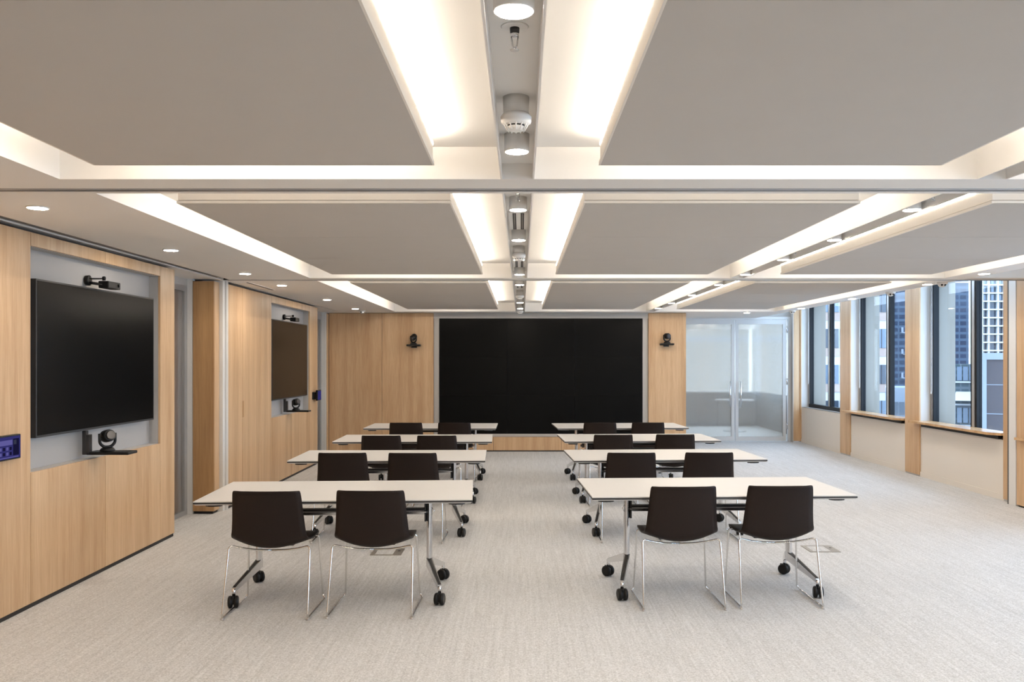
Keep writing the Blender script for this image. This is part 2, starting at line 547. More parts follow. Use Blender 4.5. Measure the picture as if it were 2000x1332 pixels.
def niche_wall(ys, n0, n1, seam, ye, extra=()):
    """one panelled length: ys start, n0..n1 niche, ye end"""
    z0, nb, nt = 0.028, 0.891, 2.379
    cuts = sorted([ys] + list(extra) + [n0])
    for a, b in zip(cuts[:-1], cuts[1:]):
        wood_x('panel', a, b, z0, WT)
    wood_x('panel', n1, ye, z0, WT)
    for a, b in ((n0, seam), (seam, n1)):
        wood_x('cabinet_door', a, b, z0, nb)
        wood_x('header_panel', a, b, nt, WT)
    # niche box
    box('niche_back', 'niche_grey', XL - 0.115, XL - 0.10, n0 - .02, n1 + .02, nb - .03, nt + .03, wl)
    box('niche_side', 'niche_grey', XL - 0.10, XL - 0.021, n0 - .012, n0, nb, nt, wl)
    box('niche_side', 'niche_grey', XL - 0.10, XL - 0.021, n1, n1 + .012, nb, nt, wl)
    box('niche_shelf', 'niche_grey', XL - 0.10, XL - 0.021, n0, n1, nb - .012, nb, wl)
    box('niche_top', 'niche_grey', XL - 0.10, XL - 0.021, n0, n1, nt, nt + .012, wl)
    # dark carcass behind the joints, plinth
    for (a, b, c, e) in ((ys, n0 - .03, 0, WT), (n1 + .03, ye - .01, 0, WT), (n0 - .03, n1 + .03, 0, nb - .03), (n0 - .03, n1 + .03, nt + .03, WT)):
        box('carcass', 'dark_gap', XL - 0.15, XL - 0.024, a, b, c, e, wl)
    box('plinth', 'dark_gap', XL - 0.03, XL - 0.008, ys, ye - .01, 0, 0.027, wl)
    # end panel of the length
    box('end_panel', 'oak', XL - 0.33, XL - 0.021, ye - 0.02, ye, 0.0, WT, wl)

niche_wall(YB, 5.714, 7.765, 6.741, 8.086, extra=(0.9, 2.5, 4.1))
niche_wall(9.56, 11.22, 13.25, 12.24, 13.76, extra=(10.05, 10.78))
# recessed pull in the storage door of the far length
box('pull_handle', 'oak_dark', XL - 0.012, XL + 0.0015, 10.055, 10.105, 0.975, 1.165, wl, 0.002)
# backing of the wall so no light leaks
box('backing', 'wall_cream', -3.95, -3.90, YB, 15.7, 0, HC, wl)

# recess between the lengths: side glass door, white jamb, oak pier
def recess(y0, y1, num, pier=True):
    d = struct(empty('door_%d' % num, (-3.56, (y0 + y1) / 2, 0)), 'frosted glass door in grey metal frame set back between oak panels')
    xa, xb = -3.60, -3.545
    box('frame_jamb', 'metal_grey', xa, xb, y1 - 0.075, y1, 0, 2.42, d)
    box('frame_jamb', 'metal_grey', xa, xb, y0, y0 + 0.06, 0, 2.42, d)
    box('frame_head', 'metal_grey', xa, xb, y0 + .06, y1 - .075, 2.36, 2.42, d)
    box('bottom_rail', 'metal_grey', xa, xb, y0 + .06, y1 - .075, 0.0, 0.05, d)
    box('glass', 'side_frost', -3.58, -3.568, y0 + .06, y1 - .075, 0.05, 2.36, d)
    box('overpanel', 'frame_grey', xa, xb, y0, y1, 2.42, HC, d)

recess(8.09, 9.24, 1)
recess(13.78, 15.45, 2)
# white jamb + oak pier + partition jamb (first recess)
struct(box('trim_4', 'jamb_white', -3.62, -3.487, 9.24, 9.30, 0, HC), 'white jamb beside the frosted side door')
p = struct(empty('wall_pier', (-3.38, 9.4, 0)), 'oak pier between the frosted side door and the partition jamb')
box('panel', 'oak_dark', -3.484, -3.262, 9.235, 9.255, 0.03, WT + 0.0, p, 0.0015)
box('panel', 'oak', -3.28, -3.26, 9.258, 9.40, 0.03, WT, p, 0.0015)
box('core', 'dark_gap', -3.48, -3.282, 9.258, 9.42, 0.0, WT - .01, p)
j = struct(empty('trim_5', (-3.25, 9.48, 0)), 'white partition jamb with a dark seal groove')
box('jamb_face', 'jamb_white', -3.45, -3.225, 9.405, 9.475, 0, HC, j, 0.002)
box('seal', 'frame_grey', -3.45, -3.235, 9.475, 9.495, 0, HC, j)
box('jamb_face', 'jamb_white', -3.45, -3.215, 9.495, 9.555, 0, HC, j, 0.002)
# second recess
struct(box('trim_6', 'jamb_white', -3.62, -3.468, 15.45, 15.50, 0, HC), 'white jamb at the far corner by the oak end wall')
struct(box('trim_7', 'oak', -3.478, -3.458, 15.502, 15.63, 0.02, WT), 'narrow oak return at the far corner')

# ------------------------------------------------------------------ end wall with the video wall
wb = struct(empty('wall_back', (0, YV, 0)), 'oak panelled end wall around the video wall')
def wood_y(name, x0, x1, z0, z1, m='oak', y=YV):
    return box(name, m, x0 + G, x1 - G, y, y + 0.02, z0 + G, z1 - G, wb, 0.0015)
WB = CAMZ + 0.872
wood_y('panel', -3.458, -2.504, 0.02, WB)
wood_y('panel', -2.504, -1.574, 0.02, WB)
wood_y('panel', 2.285, 2.966, 0.02, WB)
wood_y('base_panel', -1.574, -0.5, 0.02, 0.265)
wood_y('base_panel', -0.5, 0.72, 0.02, 0.265)
wood_y('base_panel', 0.72, 2.285, 0.02, 0.265)
box('plinth', 'dark_gap', -3.45, 2.96, YV + .008, YV + .03, 0, 0.02, wb)
box('carcass', 'dark_gap', -4.0, 2.96, YV + .16, YV + .22, 0, HC, wb)
box('carcass', 'dark_gap', -3.45, -1.60, YV + .024, YV + .15, 0.02, WB, wb)
box('carcass', 'dark_gap', 2.31, 2.95, YV + .024, YV + .15, 0.02, WB, wb)
box('end_panel', 'oak', 2.946, 2.966, YV + .022, YG - .05, 0, HC, wb)
# grey reveal around the screens
box('reveal_top', 'frame_grey', -1.574, 2.285, YV + .012, YV + .03, 2.396, WB, wb)
box('reveal_side', 'frame_grey', -1.572, -1.478, YV + .03, YV + .045, 0.27, 2.396, wb)
box('reveal_side', 'frame_grey', 2.187, 2.283, YV + .03, YV + .045, 0.27, 2.396, wb)
box('reveal_sill', 'frame_grey', -1.574, 2.285, YV + .006, YV + .03, 0.268, 0.318, wb)

v = tag(empty('video_wall', (0.355, YV + .03, 0.32)), 'large black video wall of tiled displays on the end wall', 'video wall')
MB().box(-1.82, 1.82, .03, .10, .01, 2.06).build('mount_frame', 'black_satin', v)
for c in range(3):
    for r_ in range(3):
        x0 = -1.828 + c * 1.2187; z0 = 0.002 + r_ * 0.690
        MB().bbox(x0 + .0012, x0 + 1.2175, -0.012, 0.028, z0 + .0003, z0 + .6897, 0.0008).build('display_tile', 'wall_screen', v)

# ------------------------------------------------------------------ glass double door at the far right
gd = struct(empty('door_3', (4.35, YG, 0)), 'frosted double glass door in silver frame')
FT = CAMZ + 0.905
xs = (3.2, 4.33, 5.372)
box('frame_head', 'door_silver', 2.97, 5.46, YG - .03, YG + .05, FT - 0.055, FT, gd, 0.003)
box('head_panel', 'frame_grey', 2.97, 5.66, YG, YG + .05, FT, HC + .25, gd)
box('frame_jamb', 'door_silver', 5.40, 5.46, YG - .03, YG + .05, 0, FT - .055, gd, 0.003)
for i in range(2):
    x0, x1 = xs[i] + .008, xs[i + 1] - .008
    st = 0.062
    lf = MB().box(x0, x0 + st, YG - .02, YG + .03, .012, FT - .06).box(x1 - st, x1, YG - .02, YG + .03, .012, FT - .06)
    lf.box(x0 + st, x1 - st, YG - .02, YG + .03, .012, .10).box(x0 + st, x1 - st, YG - .02, YG + .03, FT - .15, FT - .06)
    leaf = lf.build('door_leaf', 'door_silver', None, center=True)
    leaf.parent = gd; leaf.location = Vector(leaf.location) - Vector(gd.location)
    pn = MB().box(x0 + st, x1 - st, YG, YG + .012, .10, FT - .15).build('glass_pane', 'door_frost', None, center=True)
    pn.parent = gd; pn.location = Vector(pn.location) - Vector(gd.location)
    hx = x1 - 0.10 if i == 0 else x0 + 0.10
    hb = MB().tube([(hx, YG - .075, .70), (hx, YG - .075, 1.22)], .014, 10)
    hb.tube([(hx, YG - .075, .76), (hx, YG - .02, .76)], .008, 8).tube([(hx, YG - .075, 1.16), (hx, YG - .02, 1.16)], .008, 8)
    h = hb.build('pull_bar', 'steel', None, center=True)
    h.parent = gd; h.location = Vector(h.location) - Vector(gd.location)
for z in (.25, 1.15, 2.2):
    MB().lathe([(.014, z), (.014, z + .13)], 10, loc=(1.03, -.032, 0)).build('hinge', 'steel', gd)
box('side_light_mullion', 'door_silver', 3.16, 3.196, YG - .03, YG + .05, 0, FT - .055, gd)
box('side_panel', 'frame_grey', 2.97, 3.16, YG, YG + .05, 0, FT - .055, gd)

# lobby seen through the glass
lw = struct(empty('wall_lobby', (4.2, 22.4, 0)), 'window wall of the lobby behind the glass door')
box('parapet', 'window_white', 2.0, 6.0, 22.35, 22.45, 0, 0.55, lw)
box('head', 'window_white', 2.0, 6.0, 22.35, 22.45, 2.45, 2.9, lw)
for x in (2.1, 5.9):
    box('mullion', 'jamb_white', x - .03, x + .03, 22.36, 22.44, 0.55, 2.45, lw)
box('side_parapet', 'lobby_grey', 5.92, 6.0, YG + .2, 22.35, 0, .86, lw)
box('lobby_wall', 'window_white', 1.9, 2.0, YG + .1, 22.45, 0, 2.9, lw)
box('lobby_ceiling', 'ceiling_paint', 1.9, 6.0, YG + .1, 22.5, 2.62, 2.7, lw)
for i, x in enumerate((2.02, 2.98, 3.94, 4.90)):
    c = tag(empty('credenza', (x + .48, 22.0, 0)), '%s grey low cabinet from the screen wall behind the frosted doors' % ORD[i], 'cabinet', 'low cabinets in the lobby')
    MB().bbox(-.478, .478, -.25, .25, .08, .84, .004).build('body', 'lobby_grey', c)
    MB().bbox(-.47, -.004, -.27, -.25, .10, .80, .003).build('door', 'lobby_grey', c)
    MB().bbox(.004, .47, -.27, -.25, .10, .80, .003).build('door', 'lobby_grey', c)
    MB().bbox(-.479, .479, -.28, .26, .84, .87, .003).build('top', 'lobby_top', c)
    MB().box(-.46, .46, -.22, .22, 0, .08).build('plinth', 'dark_gap', c)
lt = tag(empty('lobby_table', (4.95, 20.2, 0)), 'round white pedestal table blurred behind the right frosted door leaf', 'table')
MB().lathe([(.42, .71), (.44, .72), (.44, .74)], 32).build('tabletop', 'lobby_top', lt)
MB().lathe([(.04, .02), (.035, .70)], 16).build('pedestal', 'metal_grey', lt)
MB().lathe([(.26, 0), (.25, .02), (.06, .03)], 24).build('base', 'metal_grey', lt)

# ------------------------------------------------------------------ window wall on the right
wr = struct(empty('wall_right', (XR, 0, 0)), 'cream window wall with oak piers')
COLS = [(17.47, 17.64), (14.85, 15.31), (12.26, 12.72), (9.93, 10.13), (7.08, 7.54), (4.49, 4.95), (1.9, 2.36)]
XW = 5.82       # glass line
SILL = 0.705
box('apron', 'wall_cream', XR, XR + .06, YB, YG, 0, SILL, wr)
box('sill', 'window_white', XR, XW + .02, YB, YG, SILL - .03, SILL, wr)
box('skirting', 'wall_cream', XR - .012, XR, YB, YG, 0, .07, wr)
box('lintel', 'window_white', XW - .04, XW + .3, YB, YG + .1, CAMZ + 1.2, CAMZ + 1.34, wr)
box('outer_spandrel', 'concrete_pale', XW + .02, XW + .3, YB, YG + .1, -1.5, SILL, wr)
for i, (a, b) in enumerate(COLS):
    box('pier_core', 'window_white', XR - .002, XW + .28, a + .001, b - .001, 0, CAMZ + 1.25, wr)
    box('pier_panel', 'oak', XR - .022, XR - .002, a, b, .022, CAMZ + 1.25, wr, .0015)
    box('pier_plinth', 'metal_grey', XR - .015, XR - .0125, a + .003, b - .003, 0.0, .022, wr)
    box('outer_fin', 'concrete_pale', XW + .03, XW + .285, a - .02, b - .04, -1.5, CAMZ + 1.4, wr)
# oak facing of the far pier, seen from the room
box('pier_return', 'oak', 5.475, XR - .022, 17.50, 17.52, 0.02, CAMZ + 1.25, wr)
box('corner_post', 'frame_grey', 5.462, 5.475, 17.50, YG, 0.0, CAMZ + 1.25, wr)
box('near_panel', 'oak', 5.54, 5.56, 8.2, 9.735, 0.02, HC + .3, wr, .0015)
box('near_panel_core', 'dark_gap', 5.562, XR, 8.2, 9.735, 0.0, HC + .3, wr)
jr = struct(empty('trim_8', (5.58, 9.83, 0)), 'white partition jamb with black seal on the window wall')
box('jamb_face', 'jamb_white', 5.532, XR - .004, 9.74, 9.882, 0, HC + .3, jr, .002)
box('seal', 'dark_gap', 5.530, XR - .004, 9.882, 9.898, 0, HC + .3, jr)
box('jamb_face', 'jamb_white', 5.545, XR - .004, 9.898, 9.928, 0, HC + .3, jr, .002)

for i in range(len(COLS) - 1):
    ya, yb = COLS[i + 1][1], COLS[i][0]       # near edge, far edge
    w = struct(empty('window_%d' % (i + 1), (XW, (ya + yb) / 2, SILL)), 'tall two pane window in a black and grey frame')
    zt = CAMZ + 1.21
    mid = yb - 1.14
    f = 0.045
    for nm, y0, y1 in (('frame_jamb', yb - .075, yb), ('frame_jamb', ya, ya + .075)):
        box(nm, 'window_black', XW - .05, XW + .03, y0, y1, SILL, zt, w)
    box('frame_sill', 'window_black', XW - .05, XW + .03, ya + .075, yb - .075, SILL, SILL + .07, w)
    box('frame_head', 'window_black', XW - .05, XW + .03, ya + .075, yb - .075, zt - .06, zt, w)
    box('mullion', 'window_black', XW - .04, XW + .03, mid - .075, mid + .075, SILL + .07, zt - .06, w)
    box('mullion_cap', 'metal_grey', XW - .048, XW - .04, mid - .03, mid + .03, SILL + .07, zt - .06, w)
    box('jamb_cap', 'metal_grey', XW - .056, XW - .05, yb - .055, yb - .025, SILL + .07, zt - .06, w)
    box('pane', 'window_glass', XW - .005, XW + .005, mid + .075, yb - .075, SILL + .07, zt - .06, w)
    box('pane', 'window_glass', XW - .005, XW + .005, ya + .075, mid - .075, SILL + .07, zt - .06, w)
    # roller-blind bead chain
    if i < 3:
        cy = yb - .045
        ch = MB().tube([(XW - .075, cy, CAMZ + 1.2), (XW - .075, cy, 1.20), (XW - .075, cy - .018, 1.16), (XW - .075, cy - .036, 1.20), (XW - .075, cy - .036, CAMZ + 1.2)], .0035, 6, fillet=.012)
        c = ch.build('blind_chain', 'jamb_white', None, center=True)
        tag(c, ['looped blind chain at the far window with the plain white sill', 'looped blind chain at the middle window between two oak piers', 'looped blind chain at the window nearest the partition jamb'][i], 'blind chain', 'blind chains')

# oak ledges with clipped corners
for k, (ya, yb, lab) in enumerate(((12.735, 15.02, 'oak window ledge with clipped corners between the two oak piers'),
                                   (10.14, 12.43, 'oak window ledge with clipped corners next to the partition jamb'))):
    x0, x1 = 5.495, XW - .052
    yn = ya if k == 0 else 10.14
    far_pier = COLS[1][0] if k == 0 else COLS[2][0]
    pts = [(x0, yn + .14), (x0 + .10, yn), (x1, yn), (x1, far_pier - .005), (XR - .024, far_pier - .005), (XR - .024, yb), (x0 + .06, yb), (x0, yb - .06)]
    o = MB().prism(pts, .755, .785).build('window_ledge', 'oak_satin', None, center=True)
    tag(o, lab, 'ledge', 'oak window ledges')
    o2 = MB().box(XR - .02, XR + .02, yn + .1, far_pier - .05, .706, .755).build('bracket', 'dark_gap', None, center=True)
    o2.parent = o; o2.location = Vector(o2.location) - Vector(o.location)
o = MB().bbox(5.49, 5.54, 9.3, 9.70, .745, .775, .003).build('window_ledge', 'oak_satin', None, center=True)
tag(o, 'short piece of oak ledge at the right picture edge', 'ledge', 'oak window ledges')

struct(box('wall_near', 'wall_cream', -4.0, 6.0, YB - .1, YB, 0, 2.9), 'plain wall behind the camera')

# ------------------------------------------------------------------ lamps in the ceiling
def recessed():
    o = empty('downlight')
    MB().lathe([(.060, 0), (.062, .003), (.060, .006)], 28).build('trim_ring', 'white_plastic', o)
    MB().lathe([(.050, -.0015), (.050, .0)], 28).build('lens', 'downlight_lens', o)
    return o
def surface():
    o = empty('downlight')
    MB().lathe([(.050, .0), (.052, .003), (.052, HL - HC)], 28).build('body', 'white_plastic', o)
    MB().lathe([(.046, -.0015), (.046, .0)], 28).build('lens', 'downlight_lens', o)
    return o

def lamp_row(proto, x, ys, z, first, label, group):
    used = False
    for k, y in enumerate(ys):
        o = proto if (first and not used) else copy_tree(proto)
        used = True
        o.location = (x, y, z)
        tag(o, label % ORD[k], 'downlight', group)

rp = recessed(); sp = surface()
lamp_row(rp, -2.745, (3.1, 4.94, 6.82, 8.65, 9.98, 12.3, 14.4), HC - .006, True,
         '%s round recessed downlight from the camera along the wood wall soffit', 'downlights in the soffit by the wood wall')
lamp_row(rp, 4.60, (3.1, 4.94, 6.82, 8.65, 9.86, 12.1, 14.3), HC - .006, False,
         '%s round recessed downlight from the camera along the window soffit', 'downlights in the soffit by the windows')
lamp_row(rp, 4.04, (15.58,), HC - .006, False, 'single recessed downlight just in front of the glass double door, %s', 'downlight by the glass door')
for o in sc.objects:
    if o.get('group') == 'downlight by the glass door':
        o['label'] = 'single recessed downlight just in front of the glass double door'
lamp_row(sp, -0.0185, (0.9, 2.18, 3.64, 5.04, 6.30, 7.51, 8.79, 9.97, 13.0, 14.45), HC + .001, True,
         '%s cylinder downlight from the camera in the middle channel', 'downlights in the middle channel')
lamp_row(sp, 2.2615, (0.9, 2.18, 3.64, 5.04, 6.29, 7.51, 8.79, 9.97, 11.53, 13.1, 14.4), HC + .001, False,
         '%s cylinder downlight from the camera in the channel nearer the windows', 'downlights in the channel nearer the windows')

# smoke detectors
def detector():
    o = empty('smoke_detector')
    MB().lathe([(.046, .060), (.047, HL - (CAMZ + .828))], 28).build('base', 'device_white', o)
    MB().lathe([(.040, .020), (.054, .030), (.056, .050), (.047, .062)], 28).build('body', 'white_plastic', o)
    MB().lathe([(.018, 0), (.027, .003), (.031, .020)], 20).build('cap', 'white_plastic', o)
    MB().lathe([(.022, .004), (.034, .022)], 20).build('chamber', 'dark_gap', o)
    for k in range(12):
        a = 2 * math.pi * k / 12
        c, s = math.cos(a), math.sin(a)
        MB().tube([(.030 * c, .030 * s, .001), (.043 * c, .043 * s, .024)], .0028, 6).build('rib', 'white_plastic', o)
    return o
dp = detector()
for k, (y, lab) in enumerate(((3.13, 'white smoke detector nearest the camera in the middle channel'), (7.17, 'white smoke detector above the second table row in the middle channel'),
                              (11.6, 'white smoke detector in the far half of the middle channel'), (15.1, 'white smoke detector at the end of the channel before the video wall'))):
    o = dp if k == 0 else copy_tree(dp)
    o.location = (-.0185, y, CAMZ + .828)
    tag(o, lab, 'smoke detector', 'smoke detectors in the middle channel')

# sprinklers
def sprinkler():
    o = empty('sprinkler')
    MB().lathe([(.036, .0), (.040, .004)], 24, loc=(0, 0, .066)).build('escutcheon', 'white_plastic', o)
    MB().lathe([(.013, .052), (.014, .066)], 12).build('collar', 'black_satin', o)
    MB().lathe([(.006, .040), (.012, .044), (.012, .052)], 10).tube([(-.010, 0, .042), (-.006, 0, .015), (0, 0, .008)], .0025, 6).tube([(.010, 0, .042), (.006, 0, .015), (0, 0, .008)], .0025, 6).build('frame', 'steel', o)
    MB().lathe([(.012, .002), (.013, .004)], 12).build('deflector', 'steel', o)
    return o
spr = sprinkler()
for k, (x, y, lab) in enumerate(((-.0185, 2.47, 'sprinkler head hanging between the two nearest middle channel lights'), (-.0185, 4.78, 'sprinkler head just behind the first track beam, middle channel'),
                                 (2.2615, 4.78, 'sprinkler head just behind the first track beam, channel nearer the windows'), (2.2615, 7.18, 'sprinkler head halfway along the second bay, channel nearer the windows'))):
    o = spr if k == 0 else copy_tree(spr)
    o.location = (x, y, HL - .070)
    tag(o, lab, 'sprinkler', 'sprinkler heads')

# slot air diffusers in the middle channel
for k, (ya, yb, lab) in enumerate(((5.5, 6.2, 'two slot air diffuser in the middle channel nearest the camera'), (8.15, 8.68, 'two slot air diffuser just before the second track beam'), (10.5, 11.1, 'two slot air diffuser in the farthest ceiling bay'))):
    o = tag(empty('slot_diffuser', (-.0185, (ya + yb) / 2, HL)), lab, 'air diffuser', 'slot air diffusers')
    h = (yb - ya) / 2
    MB().box(-.062, .062, -h, h, -.010, 0).build('plate', 'white_plastic', o)
    for x in (-.026, .026):
        MB().box(x - .011, x + .011, -h + .02, h - .02, -.0125, -.010).build('slot', 'dark_gap', o)
        MB().box(x - .0015, x + .0015, -h + .02, h - .02, -.014, -.0125).build('vane', 'frame_grey', o)
# flush air grille in the left soffit
o = tag(empty('air_grille', (-3.09, 10.1, HC)), 'flush rectangular air grille above the far oak storage door', 'air grille')
MB().box(-.09, .09, -.52, .52, -.004, 0).build('plate', 'ceiling_paint', o)
MB().box(.055, .075, -.50, .50, -.006, -.004).build('slot', 'dark_gap', o)
MB().box(-.075, .04, .44, .452, -.006, -.004).build('joint', 'frame_grey', o)

# dome cameras / sensors on the soffits
def dome():
    o = empty('ceiling_sensor')
    MB().lathe([(.052, 0), (.060, .012), (.060, .022)], 24).build('base', 'device_white', o)
    MB().sphere((0, 0, 0), .042, 18, 10, .8).build('dome', 'device_white', o)
    MB().lathe([(.010, 0), (.012, .010)], 12, axis='Y', loc=(-.017, -.043, -.010)).build('eye', 'lens_dark', o)
    MB().lathe([(.010, 0), (.012, .010)], 12, axis='Y', loc=(.017, -.043, -.010)).build('eye', 'lens_dark', o)
    return o
dm = dome()
for k, (x, y, lab) in enumerate(((-2.72, 14.9, 'white dome sensor on the soffit by the far oak corner'), (4.655, 10.97, 'white dome sensor in front of the middle window mullion'),
                                 (4.65, 9.62, 'white dome sensor above the near window beside the track beam'), (4.655, 14.95, 'white dome sensor by the corner with the glass door'))):
    o = dm if k == 0 else copy_tree(dm)
    o.location = (x, y, HC - .022)
    tag(o, lab, 'sensor', 'dome sensors on the soffits')

# ------------------------------------------------------------------ screens and devices on the left wall
def ptz(o, s=1.0, yaw=0.0, tilt=0.0):
    """camera head on a yoke; lens looks along -Y before yaw"""
    def B(name, mb, m):
        mb.v = [(p[0] * s, p[1] * s, p[2] * s) for p in mb.v]
        mb.turn(yaw)
        return mb.build(name, m, o)
    B('base', MB().lathe([(.052, 0), (.055, .008), (.045, .022), (.030, .032)], 24), 'black_plastic')
    B('yoke', MB().tube([(-.058, 0, .135), (-.058, 0, .062), (-.026, 0, .032), (.026, 0, .032), (.058, 0, .062), (.058, 0, .135)], .011, 10, fillet=.02), 'black_plastic')
    hd = MB().lathe([(.040, -.045), (.046, -.036), (.047, .03), (.036, .05)], 24, axis='Y', loc=(0, 0, .115))
    hd.lathe([(.012, -.056), (.012, .056)], 12, axis='X', loc=(0, 0, .115))
    hd.turn(tilt, (0, 0, .115), 'X')
    h = B('head', hd, 'black_plastic')
    ln = MB().lathe([(.030, -.062), (.034, -.045)], 24, axis='Y', loc=(0, 0, .115)).turn(tilt, (0, 0, .115), 'X')
    l = B('lens', ln, 'lens_dark')

for k, y0 in enumerate((5.804, 11.30)):
    near = ('nearer', 'farther')[k]
    yc = y0 + 0.93
    t = tag(empty('television', (XL, yc, 1.108)), 'wide black wall display in the %s grey niche of the oak wall' % near, 'television', 'wall displays in the niches')
    MB().bbox(-.055, -.015, -.93, .93, 0, 1.066, .003).build('bezel', 'black_satin', t)
    MB().box(-.015, -.0135, -.918, .918, .016, 1.054).build('screen', 'screen_glass', t)
    MB().box(-.10, -.055, -.35, .35, .25, .8).build('wall_mount', 'black_plastic', t)
    # sensor bar on a bracket over the display
    s = tag(empty('sensor_bar', (XL - .02, yc - .1, 2.176)), 'small black sensor on a bracket above the %s wall display' % near, 'sensor')
    MB().lathe([(.038, -.075), (.040, -.05), (.030, -.045)], 20, axis='X', loc=(0, 0, .062)).build('wall_disc', 'black_plastic', s)
    MB().tube([(-.05, 0, .075), (.06, .0, .075)], .006, 8).tube([(-.05, 0, .045), (.05, 0, .030)], .011, 8).build('bracket_arm', 'black_satin', s)
    MB().lathe([(.012, .0), (.015, .02), (.010, .03)], 14, loc=(.06, 0, .062)).build('knob', 'black_plastic', s)
    MB().bbox(.02, .10, -.01, .19, .004, .058, .006).build('body', 'black_plastic', s)
    MB().lathe([(.014, .100), (.016, .098)][::-1], 16, axis='X', loc=(0, .15, .032)).build('lens', 'lens_dark', s)
    # camera shelf under the display
    c = tag(empty('conference_camera', (XL + .10, yc - .17, .944)), 'black pan tilt camera on an L bracket under the %s wall display' % near, 'camera')
    MB().bbox(-.155, -.125, -.075, -.035, -.02, .158, .004).bbox(-.125, -.10, -.075, -.03, -.02, .13, .003).build('bracket', 'black_satin', c)
    MB().bbox(-.125, .19, -.075, .085, -.022, .0, .006).build('shelf', 'black_plastic', c)
    ptz(c, 1.0, R(50), R(-10))

# touch panels
def touch_panel(o, flip=1):
    MB().bbox(.0, .030, -.13, .13, 0, .155, .004).build('housing', 'black_plastic', o)
    scn = MB().box(.030, .0312, -.122, .122, .009, .146).build('display', 'panel_blue', o)
    MB().box(.0312, .0318, -.11, .035, .094, .125).build('tile', 'panel_blue_light', scn)
    MB().box(.0312, .0318, .042, .106, .026, .130).build('tile', 'panel_navy', scn)
    MB().box(.0318, .0322, .048, .078, .094, .122).build('tile', 'panel_slate', scn)
    for r_ in range(2):
        for c_ in range(4):
            y = -.10 + c_ * .035
            MB().box(.0312, .0318, y, y + .022, .030 + r_ * .032, .050 + r_ * .032).build('icon', 'panel_navy' if c_ % 2 else 'panel_blue_light', scn)
    MB().box(.0312, .0318, -.11, .10, .013, .019).build('status_bar', 'panel_blue_light', scn)
tp = tag(empty('touch_panel', (XL, 5.42, 1.005)), 'blue lit touch panel on the oak wall at the left picture edge', 'touch panel')
touch_panel(tp)
tp2 = tag(empty('touch_panel', (XL, 13.52, 1.012)), 'small blue touch panel on a bracket beside the far niche', 'touch panel')
MB().bbox(0, .022, -.12, .05, .02, .135, .003).build('wall_bracket', 'black_plastic', tp2)
MB().box(.022, .045, -.03, .04, .03, .045).box(.022, .045, -.03, .04, .11, .125).build('standoff', 'black_plastic', tp2)
MB().bbox(.045, .075, -.07, .17, 0, .165, .008).build('housing', 'black_plastic', tp2)
MB().box(.075, .0765, -.055, .155, .012, .152).build('display', 'panel_blue', tp2)

# cameras on the end wall
for k, (x, z, yaw, tilt, lab) in enumerate(((-1.924, 1.925, R(-35), R(35), 'black camera on a shelf, oak panel left of the video wall'),
                                            (2.605, 1.945, R(20), R(0), 'black camera on a shelf, oak panel right of the video wall'))):
    c = tag(empty('wall_camera', (x, YV - .10, z)), lab, 'camera', 'cameras on the end wall')
    MB().bbox(-.122, .122, -.05, .10, -.032, 0, .008).build('shelf', 'black_plastic', c)
    MB().bbox(-.05, .05, .085, .10, -.06, -.032, .003).build('wall_plate', 'black_satin', c)
    ptz(c, 1.12, yaw, tilt)

# floor boxes
for k, (x, y, lab) in enumerate(((-1.135, 7.40, 'square metal floor box under the first row on the wood wall side'), (2.585, 7.52, 'square metal floor box in the open carpet on the window side'))):
    o = tag(empty('floor_box', (x, y, 0)), lab, 'floor box', 'floor boxes')
    fr = MB().box(-.13, .13, -.13, -.105, 0, .004).box(-.13, .13, .105, .13, 0, .004).box(-.13, -.095, -.105, .105, 0, .004).box(.06, .13, -.105, .105, 0, .004)
    fr.build('frame', 'floor_box_steel', o)
    MB().box(-.093, .058, -.103, .103, 0, .003).build('lid', 'carpet', o)
    MB().lathe([(.012, .004), (.010, .006)], 12, loc=(.095, .03, 0)).build('latch', 'black_satin', o)

